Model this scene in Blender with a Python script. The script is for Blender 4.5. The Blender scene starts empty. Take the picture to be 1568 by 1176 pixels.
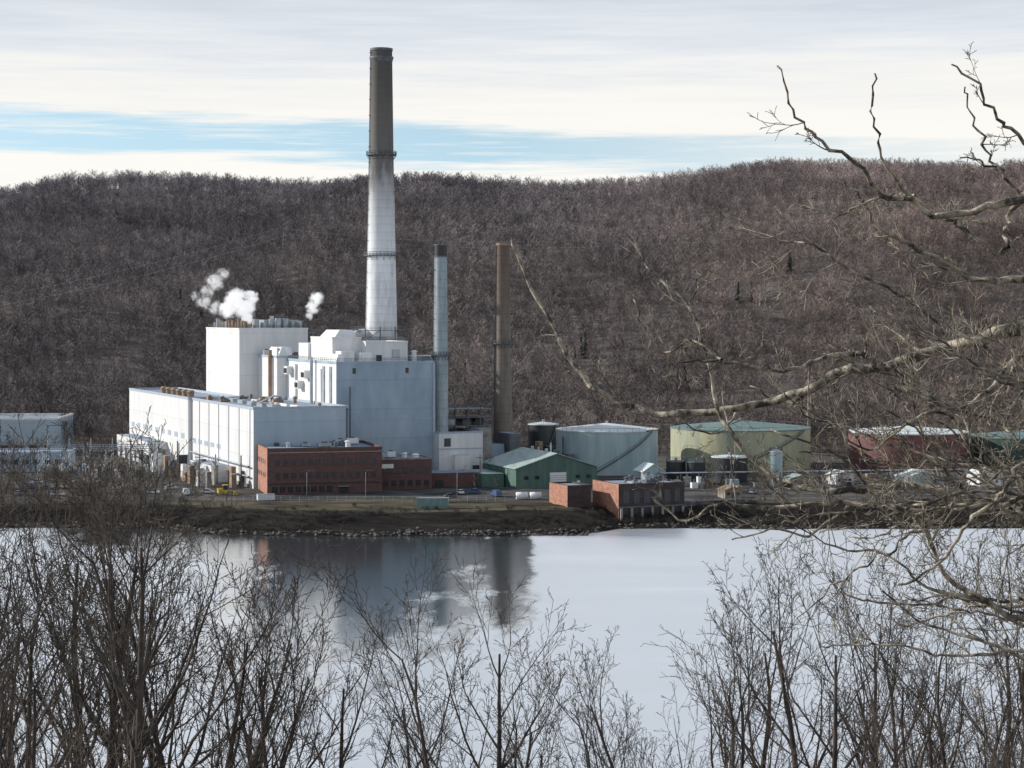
import bpy, math, random
import numpy as np
from mathutils import Vector, noise, Matrix
F=3087.0; YH=480.0; CX=784.0; CAMZ=66.0
def W(px,py,D): return Vector(((px-CX)/F*D, D, CAMZ-(py-YH)/F*D))
def X(px,D): return (px-CX)/F*D
def Z(py,D): return CAMZ-(py-YH)/F*D
scene=bpy.context.scene
# ------------------------------------------------------------ materials
def new_mat(name):
    m=bpy.data.materials.new(name); m.use_nodes=True
    nt=m.node_tree; b=nt.nodes.get('Principled BSDF'); return m,nt,b
def N(nt,t,**k):
    n=nt.nodes.new(t)
    for a,v in k.items():
        if a.startswith('i_'): n.inputs[a[2:]].default_value=v
        else: setattr(n,a,v)
    return n
def ramp(nt,stops,interp='LINEAR'):
    r=nt.nodes.new('ShaderNodeValToRGB'); cr=r.color_ramp; cr.interpolation=interp
    while len(cr.elements)>1: cr.elements.remove(cr.elements[-1])
    cr.elements[0].position=stops[0][0]; c=stops[0][1]; cr.elements[0].color=(*c,1) if len(c)==3 else c
    for p,c in stops[1:]:
        e=cr.elements.new(p); e.color=(*c,1) if len(c)==3 else c
    return r
def mat(name,c1,c2=None,scale=(0.3,0.3,0.3),rough=0.7,metal=0.0,lo=0.35,hi=0.65,bump=0.0,detail=6,rand=0.0,seam=None,far=False):
    m,nt,b=new_mat(name); L=nt.links
    if c2 is None: c2=tuple(v*0.8 for v in c1)
    g=N(nt,'ShaderNodeNewGeometry')
    mp=N(nt,'ShaderNodeMapping'); mp.inputs['Scale'].default_value=scale
    L.new(g.outputs['Position'],mp.inputs['Vector'])
    n=N(nt,'ShaderNodeTexNoise'); n.inputs['Scale'].default_value=1.0; n.inputs['Detail'].default_value=detail; n.inputs['Roughness'].default_value=0.62
    L.new(mp.outputs[0],n.inputs['Vector'])
    r=ramp(nt,[(lo,c2),(hi,c1)]); L.new(n.outputs['Fac'],r.inputs[0])
    out=r.outputs[0]
    def mul(o,c):
        mx=N(nt,'ShaderNodeMixRGB',blend_type='MULTIPLY'); mx.inputs[0].default_value=1
        L.new(o,mx.inputs[1]); L.new(c,mx.inputs[2]); return mx.outputs[0]
    s=N(nt,'ShaderNodeSeparateXYZ'); L.new(g.outputs['Position'],s.inputs[0])
    if seam:
        a=N(nt,'ShaderNodeMath',operation='DIVIDE'); L.new(s.outputs['Z'],a.inputs[0]); a.inputs[1].default_value=seam
        fr=N(nt,'ShaderNodeMath',operation='FRACT'); L.new(a.outputs[0],fr.inputs[0])
        cr=ramp(nt,[(0.0,(0.90,0.90,0.90)),(0.04,(0.9,0.9,0.9)),(0.07,(1,1,1)),(1,(0.97,0.97,0.97))]); L.new(fr.outputs[0],cr.inputs[0])
        out=mul(out,cr.outputs[0])
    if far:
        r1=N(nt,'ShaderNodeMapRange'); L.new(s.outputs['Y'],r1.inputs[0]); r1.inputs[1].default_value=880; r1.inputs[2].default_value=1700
        cr=ramp(nt,[(0,(0.84,0.81,0.78)),(0.4,(1.0,0.98,0.97)),(1,(1.18,1.2,1.32))]); L.new(r1.outputs[0],cr.inputs[0]); out=mul(out,cr.outputs[0])  # aerial haze painted into the bark: paler and bluer with distance
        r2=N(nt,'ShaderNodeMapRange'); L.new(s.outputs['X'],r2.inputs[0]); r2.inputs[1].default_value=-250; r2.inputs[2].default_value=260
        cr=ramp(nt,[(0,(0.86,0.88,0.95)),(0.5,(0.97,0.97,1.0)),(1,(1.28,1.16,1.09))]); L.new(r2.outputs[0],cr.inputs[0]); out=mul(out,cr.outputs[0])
        # twigs are bundles of round stems: average the shading normal toward the crown's upward side
        v1=N(nt,'ShaderNodeVectorMath',operation='SCALE'); L.new(g.outputs['Normal'],v1.inputs[0]); v1.inputs['Scale'].default_value=0.5
        v2=N(nt,'ShaderNodeVectorMath',operation='ADD'); L.new(v1.outputs[0],v2.inputs[0]); v2.inputs[1].default_value=(-0.2,-0.25,0.55)
        v3=N(nt,'ShaderNodeVectorMath',operation='NORMALIZE'); L.new(v2.outputs[0],v3.inputs[0]); L.new(v3.outputs[0],b.inputs['Normal'])
    if rand>0:
        oi=N(nt,'ShaderNodeObjectInfo')
        rr=ramp(nt,[(0,(1-rand,1-rand,1-rand)),(0.5,(1,0.99,0.97)),(1,(1+rand,1+rand*0.85,1+rand*0.8))]); L.new(oi.outputs['Random'],rr.inputs[0])
        out=mul(out,rr.outputs[0])
    L.new(out,b.inputs['Base Color'])
    b.inputs['Roughness'].default_value=rough; b.inputs['Metallic'].default_value=metal
    if bump>0:
        bp=N(nt,'ShaderNodeBump'); bp.inputs['Strength'].default_value=bump; L.new(n.outputs['Fac'],bp.inputs['Height']); L.new(bp.outputs[0],b.inputs['Normal'])
    return m
M={}
M['siding']=mat('metal_siding',(0.74,0.74,0.74),(0.61,0.62,0.63),(0.25,0.25,0.03),0.6,seam=8.3)
M['siding2']=mat('metal_siding_blue_and_shade',(0.36,0.45,0.53),(0.24,0.32,0.40),(0.16,0.16,0.06),0.6,seam=10.5,lo=.32,hi=.68)
M['siding3']=mat('metal_siding_grey_and_shade',(0.40,0.48,0.55),(0.31,0.39,0.46),(0.22,0.22,0.05),0.6,seam=9.5,lo=.3,hi=.7)  # also paints the shade on the turbine hall front
M['white']=mat('white_paint',(0.80,0.80,0.80),(0.62,0.62,0.61),(0.3,0.3,0.06),0.55)
M['roof']=mat('flat_roof',(0.28,0.33,0.40),(0.18,0.22,0.28),(0.15,0.15,0.15),0.9)
M['trim']=mat('blue_trim',(0.40,0.46,0.53),(0.31,0.36,0.43),(1,1,1),0.6)
M['steel']=mat('grey_steel',(0.15,0.16,0.18),(0.07,0.07,0.08),(0.6,0.6,0.6),0.6,0.2)
M['dark']=mat('dark_opening',(0.02,0.022,0.026),(0.012,0.012,0.014),(1,1,1),0.4)
M['rust']=mat('rusty_steel',(0.34,0.24,0.16),(0.2,0.14,0.10),(0.5,0.5,0.3),0.8)
M['galv']=mat('galvanised_duct',(0.45,0.5,0.54),(0.28,0.31,0.34),(0.5,0.5,0.2),0.4,0.4)
M['brick']=mat('brick',(0.15,0.078,0.072),(0.085,0.05,0.048),(0.7,0.7,2.0),0.9)
M['brickshade']=mat('brick_shaded',(0.07,0.05,0.048),(0.035,0.028,0.028),(0.4,0.4,0.8),0.9)  # pump house brick with its front's shade painted into the colour
M['bricklit']=mat('brick_sunlit',(0.45,0.22,0.15),(0.26,0.13,0.095),(0.5,0.5,1.0),0.9)  # brick with sunlight painted into the colour, for left walls
M['glass']=mat('window_glass',(0.03,0.04,0.05),(0.015,0.02,0.03),(1,1,1),0.15)
M['conc']=mat('concrete',(0.32,0.31,0.29),(0.17,0.165,0.155),(0.3,0.3,0.3),0.9)
M['rock']=mat('shore_rock',(0.14,0.127,0.11),(0.04,0.036,0.032),(0.8,0.8,0.8),0.95)
M['tank_w']=mat('tank_pale_paint',(0.40,0.50,0.51),(0.27,0.37,0.40),(0.3,0.3,0.04),0.5)
M['tank_roof']=mat('tank_roof_white',(0.74,0.77,0.76),(0.50,0.55,0.54),(0.12,0.12,0.12),0.6)
M['tank_y']=mat('tank_cream_paint',(0.45,0.44,0.28),(0.25,0.28,0.22),(0.2,0.2,0.03),0.55)
M['tank_yroof']=mat('tank_roof_green',(0.16,0.24,0.22),(0.10,0.16,0.15),(0.15,0.15,0.15),0.6)
M['tank_r']=mat('tank_red_paint',(0.21,0.075,0.07),(0.10,0.045,0.045),(0.2,0.2,0.03),0.6)
M['tank_g']=mat('tank_green_paint',(0.05,0.095,0.075),(0.025,0.055,0.045),(0.2,0.2,0.03),0.6)
M['tank_k']=mat('tank_black_paint',(0.035,0.04,0.045),(0.02,0.022,0.025),(0.3,0.3,0.02),0.45)
M['green']=mat('green_siding',(0.085,0.16,0.13),(0.055,0.11,0.092),(0.6,0.6,0.08),0.6)
M['greenroof']=mat('green_metal_roof',(0.38,0.45,0.42),(0.25,0.33,0.31),(0.5,0.08,0.5),0.5)
M['teal']=mat('teal_container_paint',(0.18,0.28,0.27),(0.12,0.20,0.20),(1,1,0.3),0.6)
M['yellow']=mat('yellow_machine_paint',(0.6,0.42,0.05),(0.45,0.3,0.04),(1,1,1),0.5)
M['tyre']=mat('tyre_rubber',(0.03,0.03,0.03),(0.02,0.02,0.02),(1,1,1),0.9)
M['carw']=mat('car_paint_white',(0.75,0.76,0.78),(0.68,0.69,0.7),(1,1,1),0.3)
M['carb']=mat('car_paint_blue',(0.08,0.13,0.25),(0.06,0.1,0.2),(1,1,1),0.3)
M['carg']=mat('car_paint_grey',(0.25,0.26,0.28),(0.2,0.2,0.22),(1,1,1),0.3)
M['wood']=mat('pole_wood',(0.16,0.12,0.09),(0.09,0.07,0.055),(2,2,0.3),0.9)
M['tan']=mat('tan_wall',(0.34,0.31,0.24),(0.22,0.20,0.16),(0.3,0.3,0.3),0.9)
M['bark']=mat('tree_bark',(0.105,0.086,0.070),(0.028,0.023,0.020),(1.5,1.5,0.7),0.95)
M['barkwarm']=mat('thicket_bark',(0.175,0.135,0.105),(0.07,0.055,0.045),(0.8,0.8,0.5),0.95,rand=0.25)
M['barkbrush']=mat('brush_bark',(0.085,0.068,0.058),(0.035,0.029,0.026),(0.1,0.1,0.1),0.95,rand=0.25)
M['barknear']=mat('near_tree_bark',(0.44,0.39,0.30),(0.055,0.048,0.040),(8,8,8),0.9,bump=0.4,lo=0.42,hi=0.62)
M['farbark']=mat('hill_tree_bark_hazed',(0.255,0.220,0.203),(0.125,0.109,0.106),(0.012,0.009,0.01),0.95,rand=0.28,detail=5,lo=0.38,hi=0.62,far=True)
M['conifer']=mat('conifer_needles',(0.040,0.052,0.042),(0.022,0.031,0.025),(0.4,0.4,0.4),0.95)
def stack_mat(name,stops,zmax,streak=0.35,band=0.86):
    m,nt,b=new_mat(name); L=nt.links
    g=N(nt,'ShaderNodeNewGeometry'); s=N(nt,'ShaderNodeSeparateXYZ'); L.new(g.outputs['Position'],s.inputs[0])
    mp=N(nt,'ShaderNodeMapping'); mp.inputs['Scale'].default_value=(0.5,0.5,0.09); L.new(g.outputs['Position'],mp.inputs[0])
    n=N(nt,'ShaderNodeTexNoise'); n.inputs['Scale'].default_value=1; n.inputs['Detail'].default_value=8; n.inputs['Roughness'].default_value=0.7; L.new(mp.outputs[0],n.inputs[0])
    a=N(nt,'ShaderNodeMath',operation='MULTIPLY_ADD'); L.new(n.outputs['Fac'],a.inputs[0]); a.inputs[1].default_value=44; a.inputs[2].default_value=-22
    a2=N(nt,'ShaderNodeMath',operation='ADD'); L.new(a.outputs[0],a2.inputs[0]); L.new(s.outputs['Z'],a2.inputs[1])
    d=N(nt,'ShaderNodeMath',operation='DIVIDE'); L.new(a2.outputs[0],d.inputs[0]); d.inputs[1].default_value=zmax
    r=ramp(nt,stops); L.new(d.outputs[0],r.inputs[0])
    w=N(nt,'ShaderNodeMath',operation='MULTIPLY'); L.new(s.outputs['Z'],w.inputs[0]); w.inputs[1].default_value=0.32
    f=N(nt,'ShaderNodeMath',operation='FRACT'); L.new(w.outputs[0],f.inputs[0])
    cr=ramp(nt,[(0,(band,)*3),(0.1,(band,)*3),(0.2,(1,1,1)),(1,(0.96,0.96,0.96))]); L.new(f.outputs[0],cr.inputs[0])
    mx=N(nt,'ShaderNodeMixRGB',blend_type='MULTIPLY'); mx.inputs[0].default_value=1; L.new(r.outputs[0],mx.inputs[1]); L.new(cr.outputs[0],mx.inputs[2])
    n2=ramp(nt,[(0.3,(1-streak,)*3),(0.6,(1,1,1))]); L.new(n.outputs['Fac'],n2.inputs[0])
    mx2=N(nt,'ShaderNodeMixRGB',blend_type='MULTIPLY'); mx2.inputs[0].default_value=1; L.new(mx.outputs[0],mx2.inputs[1]); L.new(n2.outputs[0],mx2.inputs[2])
    L.new(mx2.outputs[0],b.inputs['Base Color']); b.inputs['Roughness'].default_value=0.85
    return m
M['stack1']=stack_mat('chimney_concrete_white_base',[(0,(0.86,0.88,0.90)),(0.57,(0.85,0.87,0.89)),(0.66,(0.64,0.66,0.68)),(0.71,(0.42,0.42,0.43)),(0.75,(0.17,0.165,0.16)),(0.90,(0.135,0.125,0.115)),(1,(0.09,0.085,0.08))],162,0.36,0.9)
M['stack2']=stack_mat('chimney_blue_grey',[(0,(0.38,0.45,0.48)),(0.85,(0.35,0.42,0.45)),(1.0,(0.26,0.30,0.32))],120,0.4,0.85)
M['stack3']=stack_mat('chimney_brown_brick',[(0,(0.22,0.19,0.16)),(0.6,(0.21,0.18,0.15)),(0.75,(0.18,0.14,0.11)),(1,(0.15,0.095,0.07))],100,0.4)

# ------------------------------------------------------------ mesh builder
class MB:
    def __init__(s,name,loc=(0,0,0),rot=0,parent=None):
        s.name=name; s.loc=Vector(loc); s.rot=rot; s.parent=parent; s.v=[]; s.f=[]; s.mi=[]; s.sm=[]; s.mats=[]
    def m(s,k):
        if k not in s.mats: s.mats.append(k)
        return s.mats.index(k)
    def add(s,vs,fs,k,smooth=False):
        o=len(s.v); s.v.extend(vs); i=s.m(k)
        for f in fs: s.f.append(tuple(a+o for a in f)); s.mi.append(i); s.sm.append(smooth)
    def box(s,x0,x1,y0,y1,z0,z1,k,top=None):
        vs=[(x0,y0,z0),(x1,y0,z0),(x1,y1,z0),(x0,y1,z0),(x0,y0,z1),(x1,y0,z1),(x1,y1,z1),(x0,y1,z1)]
        s.add(vs,[(0,3,2,1),(0,1,5,4),(1,2,6,5),(2,3,7,6),(3,0,4,7)],k)
        s.add(vs,[(4,5,6,7)],top or k)
    def flat(s,x0,x1,y0,y1,z0,z1,k,roof='roof',par=0.9,trim='trim'):
        s.box(x0,x1,y0,y1,z0,z1,k,roof)
        t=0.5
        s.box(x0-0.15,x1+0.15,y0-0.15,y0+t,z1+0.003,z1+par,trim); s.box(x0-0.15,x1+0.15,y1-t,y1+0.15,z1+0.003,z1+par,trim)
        s.box(x0-0.15,x0+t,y0+t+.01,y1-t-.01,z1+0.003,z1+par,trim); s.box(x1-t,x1+0.15,y0+t+.01,y1-t-.01,z1+0.003,z1+par,trim)
    def gable(s,x0,x1,y0,y1,z0,ze,zr,k,kr,ov=0.6):
        xm=(x0+x1)/2
        vs=[(x0,y0,z0),(x1,y0,z0),(x1,y0,ze),(xm,y0,zr),(x0,y0,ze),(x0,y1,z0),(x1,y1,z0),(x1,y1,ze),(xm,y1,zr),(x0,y1,ze)]
        s.add(vs,[(0,1,2,3,4),(6,5,9,8,7),(0,4,9,5),(1,6,7,2)],k)
        sl=(zr-ze)/(xm-x0); t=0.25
        for sx,xe in ((-1,x0-ov),(1,x1+ov)):
            zl=ze-sl*ov
            a=[(xe,y0-ov,zl+.02),(xm,y0-ov,zr+.02),(xm,y1+ov,zr+.02),(xe,y1+ov,zl+.02)]
            b=[(p[0],p[1],p[2]+t) for p in a]
            s.add(a+b,[(0,1,2,3),(4,5,6,7),(0,1,5,4),(2,3,7,6),(0,3,7,4)],kr)
    def cyl(s,cx,cy,z0,z1,r0,r1,k,n=28,cap=None):
        vs=[];
        for z,r in((z0,r0),(z1,r1)):
            for i in range(n): a=2*math.pi*i/n; vs.append((cx+r*math.cos(a),cy+r*math.sin(a),z))
        s.add(vs,[(i,(i+1)%n,n+(i+1)%n,n+i) for i in range(n)],k,True)
        s.add(vs[n:],[tuple(range(n))],cap or k); s.add(vs[:n],[tuple(reversed(range(n)))],cap or k)
    def tube(s,pts,rad,k,n=4,smooth=True):
        o=len(s.v); i0=s.m(k); m=len(pts)
        for i,p in enumerate(pts):
            d=(pts[min(i+1,m-1)]-pts[max(i-1,0)])
            if d.length<1e-6: d=Vector((0,0,1))
            d.normalize()
            a=d.cross(Vector((0,0,1)) if abs(d.z)<0.9 else Vector((1,0,0))); a.normalize(); b=d.cross(a)
            r=rad[i]
            for j in range(n):
                t=2*math.pi*j/n+(0.6 if n==2 else 0); q=p+a*(r*math.cos(t))+b*(r*math.sin(t)); s.v.append((q.x,q.y,q.z))
        for i in range(m-1):
            for j in range(1 if n==2 else n):
                j2=(j+1)%n; s.f.append((o+i*n+j,o+i*n+j2,o+(i+1)*n+j2,o+(i+1)*n+j)); s.mi.append(i0); s.sm.append(smooth)
    def beam(s,p,q,w,k): s.tube([Vector(p),Vector(q)],[w,w],k,4,False)
    def mesh(s):
        me=bpy.data.meshes.new(s.name+'_mesh'); me.from_pydata(s.v,[],s.f)
        for k in s.mats: me.materials.append(M[k])
        me.polygons.foreach_set('material_index',s.mi); me.polygons.foreach_set('use_smooth',s.sm); me.update(); return me
    def done(s):
        ob=bpy.data.objects.new(s.name,s.mesh()); scene.collection.objects.link(ob)
        ob.location=s.loc; ob.rotation_euler=(0,0,s.rot)
        if s.parent: ob.parent=s.parent
        return ob
def empty(name,loc=(0,0,0),rot=0):
    e=bpy.data.objects.new(name,None); scene.collection.objects.link(e); e.location=loc; e.rotation_euler=(0,0,rot); e.empty_display_size=2; return e

# ------------------------------------------------------------ terrain
ridge=[(-900,300),(-300,296),(0,292),(50,287),(100,270),(200,268),(330,272),(420,279),(500,282),(560,274),(640,271),(700,271),(780,277),(860,283),(950,278),(1030,269),(1100,260),(1180,250),(1280,252),(1330,250),(1420,255),(1500,257),(1568,250),(1900,240),(2600,250)]
RX=[(p-CX)/F*1700 for p,_ in ridge]; RZ=[66+(480-y-20)*1700/F for _,y in ridge]
ND=[-400,-50,0,15,40,80,150,235,255,300]; NZ=[80,68,64.2,58,50,38.5,18,2,-3,-3]
def shore(x):
    return 598+ (20 if x>25 else 0)*min(1,max(0,(x-20)/12)) + 22*min(1,max(0,(-85-x)/25)) +3*noise.noise(Vector((x*0.03,0,5)))+1.5*noise.noise(Vector((x*0.15,0,5)))
def H(x,D):
    if D<300: return float(np.interp(D,ND,NZ))+ (1.2*noise.noise(Vector((x*0.05,D*0.05,0))) if D>8 else 0)
    S=shore(x)
    if D<S-10: return -3
    if D<S+80: z=float(np.interp(D-S,[-10,0,3,12,24,40,80],[-3,0,1.0,1.5,4.4,5.3,6])); return z+0.8*noise.noise(Vector((x*0.1,D*0.1,0)))*(1 if z>0.3 and D<S+45 else 0)
    if D<880: return 6
    Zr=float(np.interp(x*1700/max(D,1700),RX,RZ))
    if D<1700:
        t=(D-880)/820; k=0.4*t+0.6*t*t*(3-2*t)
        n=noise.fractal(Vector((x*0.004,D*0.003,1.3)),1.0,2.0,4)
        z=6+(Zr-6)*k+ 20*n*math.sin(math.pi*min(1,t*1.02))**0.8
        z+=28*math.exp(-((x-260)/190)**2-((D-1230)/105)**2)
        z-=10*math.exp(-((x+40)/60)**2-((D-1150)/160)**2)
        return z
    if D<3000: return Zr-(D-1700)*0.05
    return max(20,Zr-65-(D-3000)*0.02)
xs=np.concatenate([np.linspace(-3000,-700,24)[:-1],np.linspace(-700,700,190),np.linspace(700,3000,24)[1:]])
ys=np.concatenate([np.linspace(-400,-20,6)[:-1],np.linspace(-20,300,45)[:-1],np.linspace(300,585,10)[:-1],np.linspace(585,700,60)[:-1],np.linspace(700,880,10)[:-1],np.linspace(880,1750,90)[:-1],np.linspace(1750,6000,30)])
vs=[(float(x),float(y),H(float(x),float(y))) for y in ys for x in xs]; nx=len(xs); ny=len(ys)
fs=[(j*nx+i,j*nx+i+1,(j+1)*nx+i+1,(j+1)*nx+i) for j in range(ny-1) for i in range(nx-1)]
me=bpy.data.meshes.new('ground'); me.from_pydata(vs,[],fs); me.polygons.foreach_set('use_smooth',[True]*len(fs))
ground=bpy.data.objects.new('ground',me); scene.collection.objects.link(ground)
m,nt,b=new_mat('ground_soil'); L=nt.links
g=N(nt,'ShaderNodeNewGeometry'); s=N(nt,'ShaderNodeSeparateXYZ'); L.new(g.outputs['Position'],s.inputs[0])
def nz(scale,detail=6):
    mp=N(nt,'ShaderNodeMapping'); mp.inputs['Scale'].default_value=scale; L.new(g.outputs['Position'],mp.inputs[0])
    n=N(nt,'ShaderNodeTexNoise'); n.inputs['Scale'].default_value=1; n.inputs['Detail'].default_value=detail; n.inputs['Roughness'].default_value=0.65; L.new(mp.outputs[0],n.inputs[0]); return n
n1=nz((0.06,0.1,0.1)); n2=nz((0.5,0.9,0.5)); n3=nz((0.05,0.16,0.3)); n4=nz((0.02,0.05,0.05),4)
litter=ramp(nt,[(0.3,(0.10,0.086,0.078)),(0.5,(0.145,0.124,0.112)),(0.7,(0.195,0.167,0.148))]); L.new(n2.outputs[0],litter.inputs[0])
yard=ramp(nt,[(0.36,(0.045,0.044,0.045)),(0.5,(0.08,0.077,0.074)),(0.6,(0.15,0.137,0.118)),(0.68,(0.07,0.063,0.05))]); L.new(n1.outputs[0],yard.inputs[0])
bank=ramp(nt,[(0.35,(0.008,0.007,0.007)),(0.5,(0.020,0.017,0.015)),(0.66,(0.045,0.037,0.03))]); L.new(n3.outputs[0],bank.inputs[0])
lawn=ramp(nt,[(0.4,(0.03,0.026,0.021)),(0.5,(0.08,0.07,0.048)),(0.62,(0.14,0.122,0.08)),(0.7,(0.045,0.038,0.03))]); L.new(n3.outputs[0],lawn.inputs[0])
def mapr(sock,a,bb):
    r=N(nt,'ShaderNodeMapRange'); L.new(sock,r.inputs[0]); r.inputs[1].default_value=a; r.inputs[2].default_value=bb; return r.outputs[0]
zj=N(nt,'ShaderNodeMath',operation='MULTIPLY_ADD'); L.new(n4.outputs[0],zj.inputs[0]); zj.inputs[1].default_value=2.4; L.new(s.outputs['Z'],zj.inputs[2])
mx0=N(nt,'ShaderNodeMixRGB'); L.new(mapr(zj.outputs[0],5.8,6.2),mx0.inputs[0]); L.new(bank.outputs[0],mx0.inputs[1]); L.new(lawn.outputs[0],mx0.inputs[2])
mx1=N(nt,'ShaderNodeMixRGB'); L.new(mapr(s.outputs['Y'],650,656),mx1.inputs[0]); L.new(mx0.outputs[0],mx1.inputs[1]); L.new(yard.outputs[0],mx1.inputs[2])
mx2=N(nt,'ShaderNodeMixRGB'); L.new(mapr(s.outputs['Y'],860,890),mx2.inputs[0]); L.new(mx1.outputs[0],mx2.inputs[1]); L.new(litter.outputs[0],mx2.inputs[2])
mx3=N(nt,'ShaderNodeMixRGB'); L.new(mapr(s.outputs['Y'],400,401),mx3.inputs[0]); L.new(litter.outputs[0],mx3.inputs[1]); L.new(mx2.outputs[0],mx3.inputs[2])
L.new(mx3.outputs[0],b.inputs['Base Color']); b.inputs['Roughness'].default_value=0.95; b.inputs['Specular IOR Level'].default_value=0.1
bp=N(nt,'ShaderNodeBump'); bp.inputs['Strength'].default_value=0.5; bp.inputs['Distance'].default_value=1.0; L.new(n2.outputs[0],bp.inputs['Height']); L.new(bp.outputs[0],b.inputs['Normal'])
me.materials.append(m)
# ------------------------------------------------------------ river
me=bpy.data.meshes.new('river_water'); me.from_pydata([(-2500,235,0),(2500,235,0),(2500,650,0),(-2500,650,0)],[],[(0,1,2,3)])
river=bpy.data.objects.new('river_water',me); scene.collection.objects.link(river)
m,nt,b=new_mat('river_surface'); L=nt.links
g=N(nt,'ShaderNodeNewGeometry'); s=N(nt,'ShaderNodeSeparateXYZ'); L.new(g.outputs['Position'],s.inputs[0])
def nz(scale,detail=6,rough=0.6):
    mp=N(nt,'ShaderNodeMapping'); mp.inputs['Scale'].default_value=scale; L.new(g.outputs['Position'],mp.inputs[0])
    n=N(nt,'ShaderNodeTexNoise'); n.inputs['Scale'].default_value=1; n.inputs['Detail'].default_value=detail; n.inputs['Roughness'].default_value=rough; L.new(mp.outputs[0],n.inputs[0]); return n
big=nz((0.06,0.026,1),7,0.72); rip=nz((0.5,1.3,1),5,0.65); wind=nz((0.010,0.045,1),7,0.68)
def mth(op,a,bv=None,c=None,clamp=False):
    n=N(nt,'ShaderNodeMath',operation=op); n.use_clamp=clamp
    for i,v in enumerate((a,bv,c)):
        if v is None: continue
        if hasattr(v,'is_linked'): L.new(v,n.inputs[i])
        else: n.inputs[i].default_value=v
    return n.outputs[0]
def ell(cx,cy,rx,ry):
    dx=mth('DIVIDE',mth('SUBTRACT',s.outputs['X'],cx),rx); dy=mth('DIVIDE',mth('SUBTRACT',s.outputs['Y'],cy),ry)
    return mth('SQRT',mth('ADD',mth('MULTIPLY',dx,dx),mth('MULTIPLY',dy,dy)))
e=mth('MINIMUM',ell(-38,590,40,240),mth('MINIMUM',ell(-1,600,8,200),ell(-85,640,60,110)))
rr=mth('ADD',e,mth('MULTIPLY_ADD',big.outputs[0],1.7,-0.85))
mask=N(nt,'ShaderNodeMapRange'); L.new(rr,mask.inputs[0]); mask.inputs[1].default_value=0.78; mask.inputs[2].default_value=1.08
wr=mth('MULTIPLY_ADD',wind.outputs[0],2.6,-0.85,True)
rgh=mth('ADD',mth('MULTIPLY',mask.outputs[0],mth('MULTIPLY_ADD',wr,0.24,0.25)),0.08)
gl=N(nt,'ShaderNodeBsdfGlossy'); gl.inputs['Color'].default_value=(0.97,0.98,0.99,1); L.new(rgh,gl.inputs['Roughness'])
df=N(nt,'ShaderNodeBsdfDiffuse'); df.inputs['Color'].default_value=(0.03,0.04,0.047,1)
bp=N(nt,'ShaderNodeBump'); bp.inputs['Distance'].default_value=0.07; L.new(mth('MULTIPLY_ADD',mask.outputs[0],0.6,0.3),bp.inputs['Strength']); L.new(rip.outputs[0],bp.inputs['Height']); L.new(bp.outputs[0],gl.inputs['Normal'])
ms=N(nt,'ShaderNodeMixShader'); L.new(mth('MULTIPLY_ADD',mask.outputs[0],0.37,0.60),ms.inputs[0]); L.new(df.outputs[0],ms.inputs[1]); L.new(gl.outputs[0],ms.inputs[2])
nt.nodes.remove(b); L.new(ms.outputs[0],nt.nodes['Material Output'].inputs[0]); me.materials.append(m)

# ------------------------------------------------------------ power station
TH=math.atan2(0.39,0.92)
O=Vector((-88.5,690,6)); ps=empty('power_station',O,TH)
def st(name): return MB(name,(0,0,0),0,ps)
rnd=random.Random(4)
def railing(b,x0,x1,y0,y1,z,k='steel',h=1.1):
    P=[(x0,y0),(x1,y0),(x1,y1),(x0,y1)]
    for i in range(4):
        p=P[i];q=P[(i+1)%4]
        for hh in(h*0.5,h): b.beam((*p,z+hh),(*q,z+hh),0.05,k)
        n=max(2,int(math.hypot(q[0]-p[0],q[1]-p[1])/2.5))
        for j in range(n): t=j/n; b.beam((p[0]+(q[0]-p[0])*t,p[1]+(q[1]-p[1])*t,z),(p[0]+(q[0]-p[0])*t,p[1]+(q[1]-p[1])*t,z+h),0.05,k)
def rooftop(b,x0,x1,y0,y1,z,n,ks=('white','galv','rust','steel'),hm=3.0):
    for i in range(n):
        x=rnd.uniform(x0,x1);y=rnd.uniform(y0,y1);k=rnd.choice(ks);h=rnd.uniform(0.8,hm)
        if rnd.random()<0.5:
            w=rnd.uniform(0.8,2.4);d=rnd.uniform(0.8,2.6); b.box(x-w,x+w,y-d,y+d,z+0.3,z+h,k); b.box(x-w*0.8,x+w*0.8,y-d*0.8,y+d*0.8,z,z+0.3,'steel'); b.box(x-w*0.4,x+w*0.4,y-d*0.4,y+d*0.4,z+h,z+h+0.4,'steel')
        else:
            r=rnd.uniform(0.4,1.1); b.cyl(x,y,z,z+h,r,r,k,14); b.cyl(x,y,z+h,z+h+0.5,r*1.5,r*0.6,k,14)
def louvres(b,x0,x1,y,z0,z1,k='dark'):
    b.box(x0,x1,y-0.06,y,z0,z1,k)
    n=int((z1-z0)/0.6)
    for i in range(n): z=z0+(i+0.3)*0.6; b.box(x0,x1,y-0.16,y-0.062,z,z+0.25,'steel')
A=st('turbine_hall')
A.flat(0,34,0,86,-2,27,'siding')
A.box(0.02,33.98,-0.14,-0.01,0,26.9,'siding3')  # front's shade painted on as a darker, bluer siding panel
A.flat(-1.5,20,86.02,190,-2,27.2,'siding')
A.box(-0.4,-0.02,2,84,0,1.2,'conc'); 
for v in range(44,84,9): A.box(-0.12,-0.01,v,v+5,11,12.6,'trim')
for v in range(92,186,11): A.box(-1.62,-1.505,v,v+5,12,14,'trim')
for v in range(4,84,14): A.beam((-0.15,v,0),(-0.15,v,27),0.12,'trim')
A.box(-9,-1.51,120,180,-2,9,'siding','roof'); A.box(-7,-0.41,30,60,-2,6,'white','roof')
for v in (12,48): A.box(-0.15,-0.01,v,v+4,0,5,'dark')
for v in range(34,58,6): A.box(-7.1,-7.005,v,v+3,0,3.5,'dark')
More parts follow.
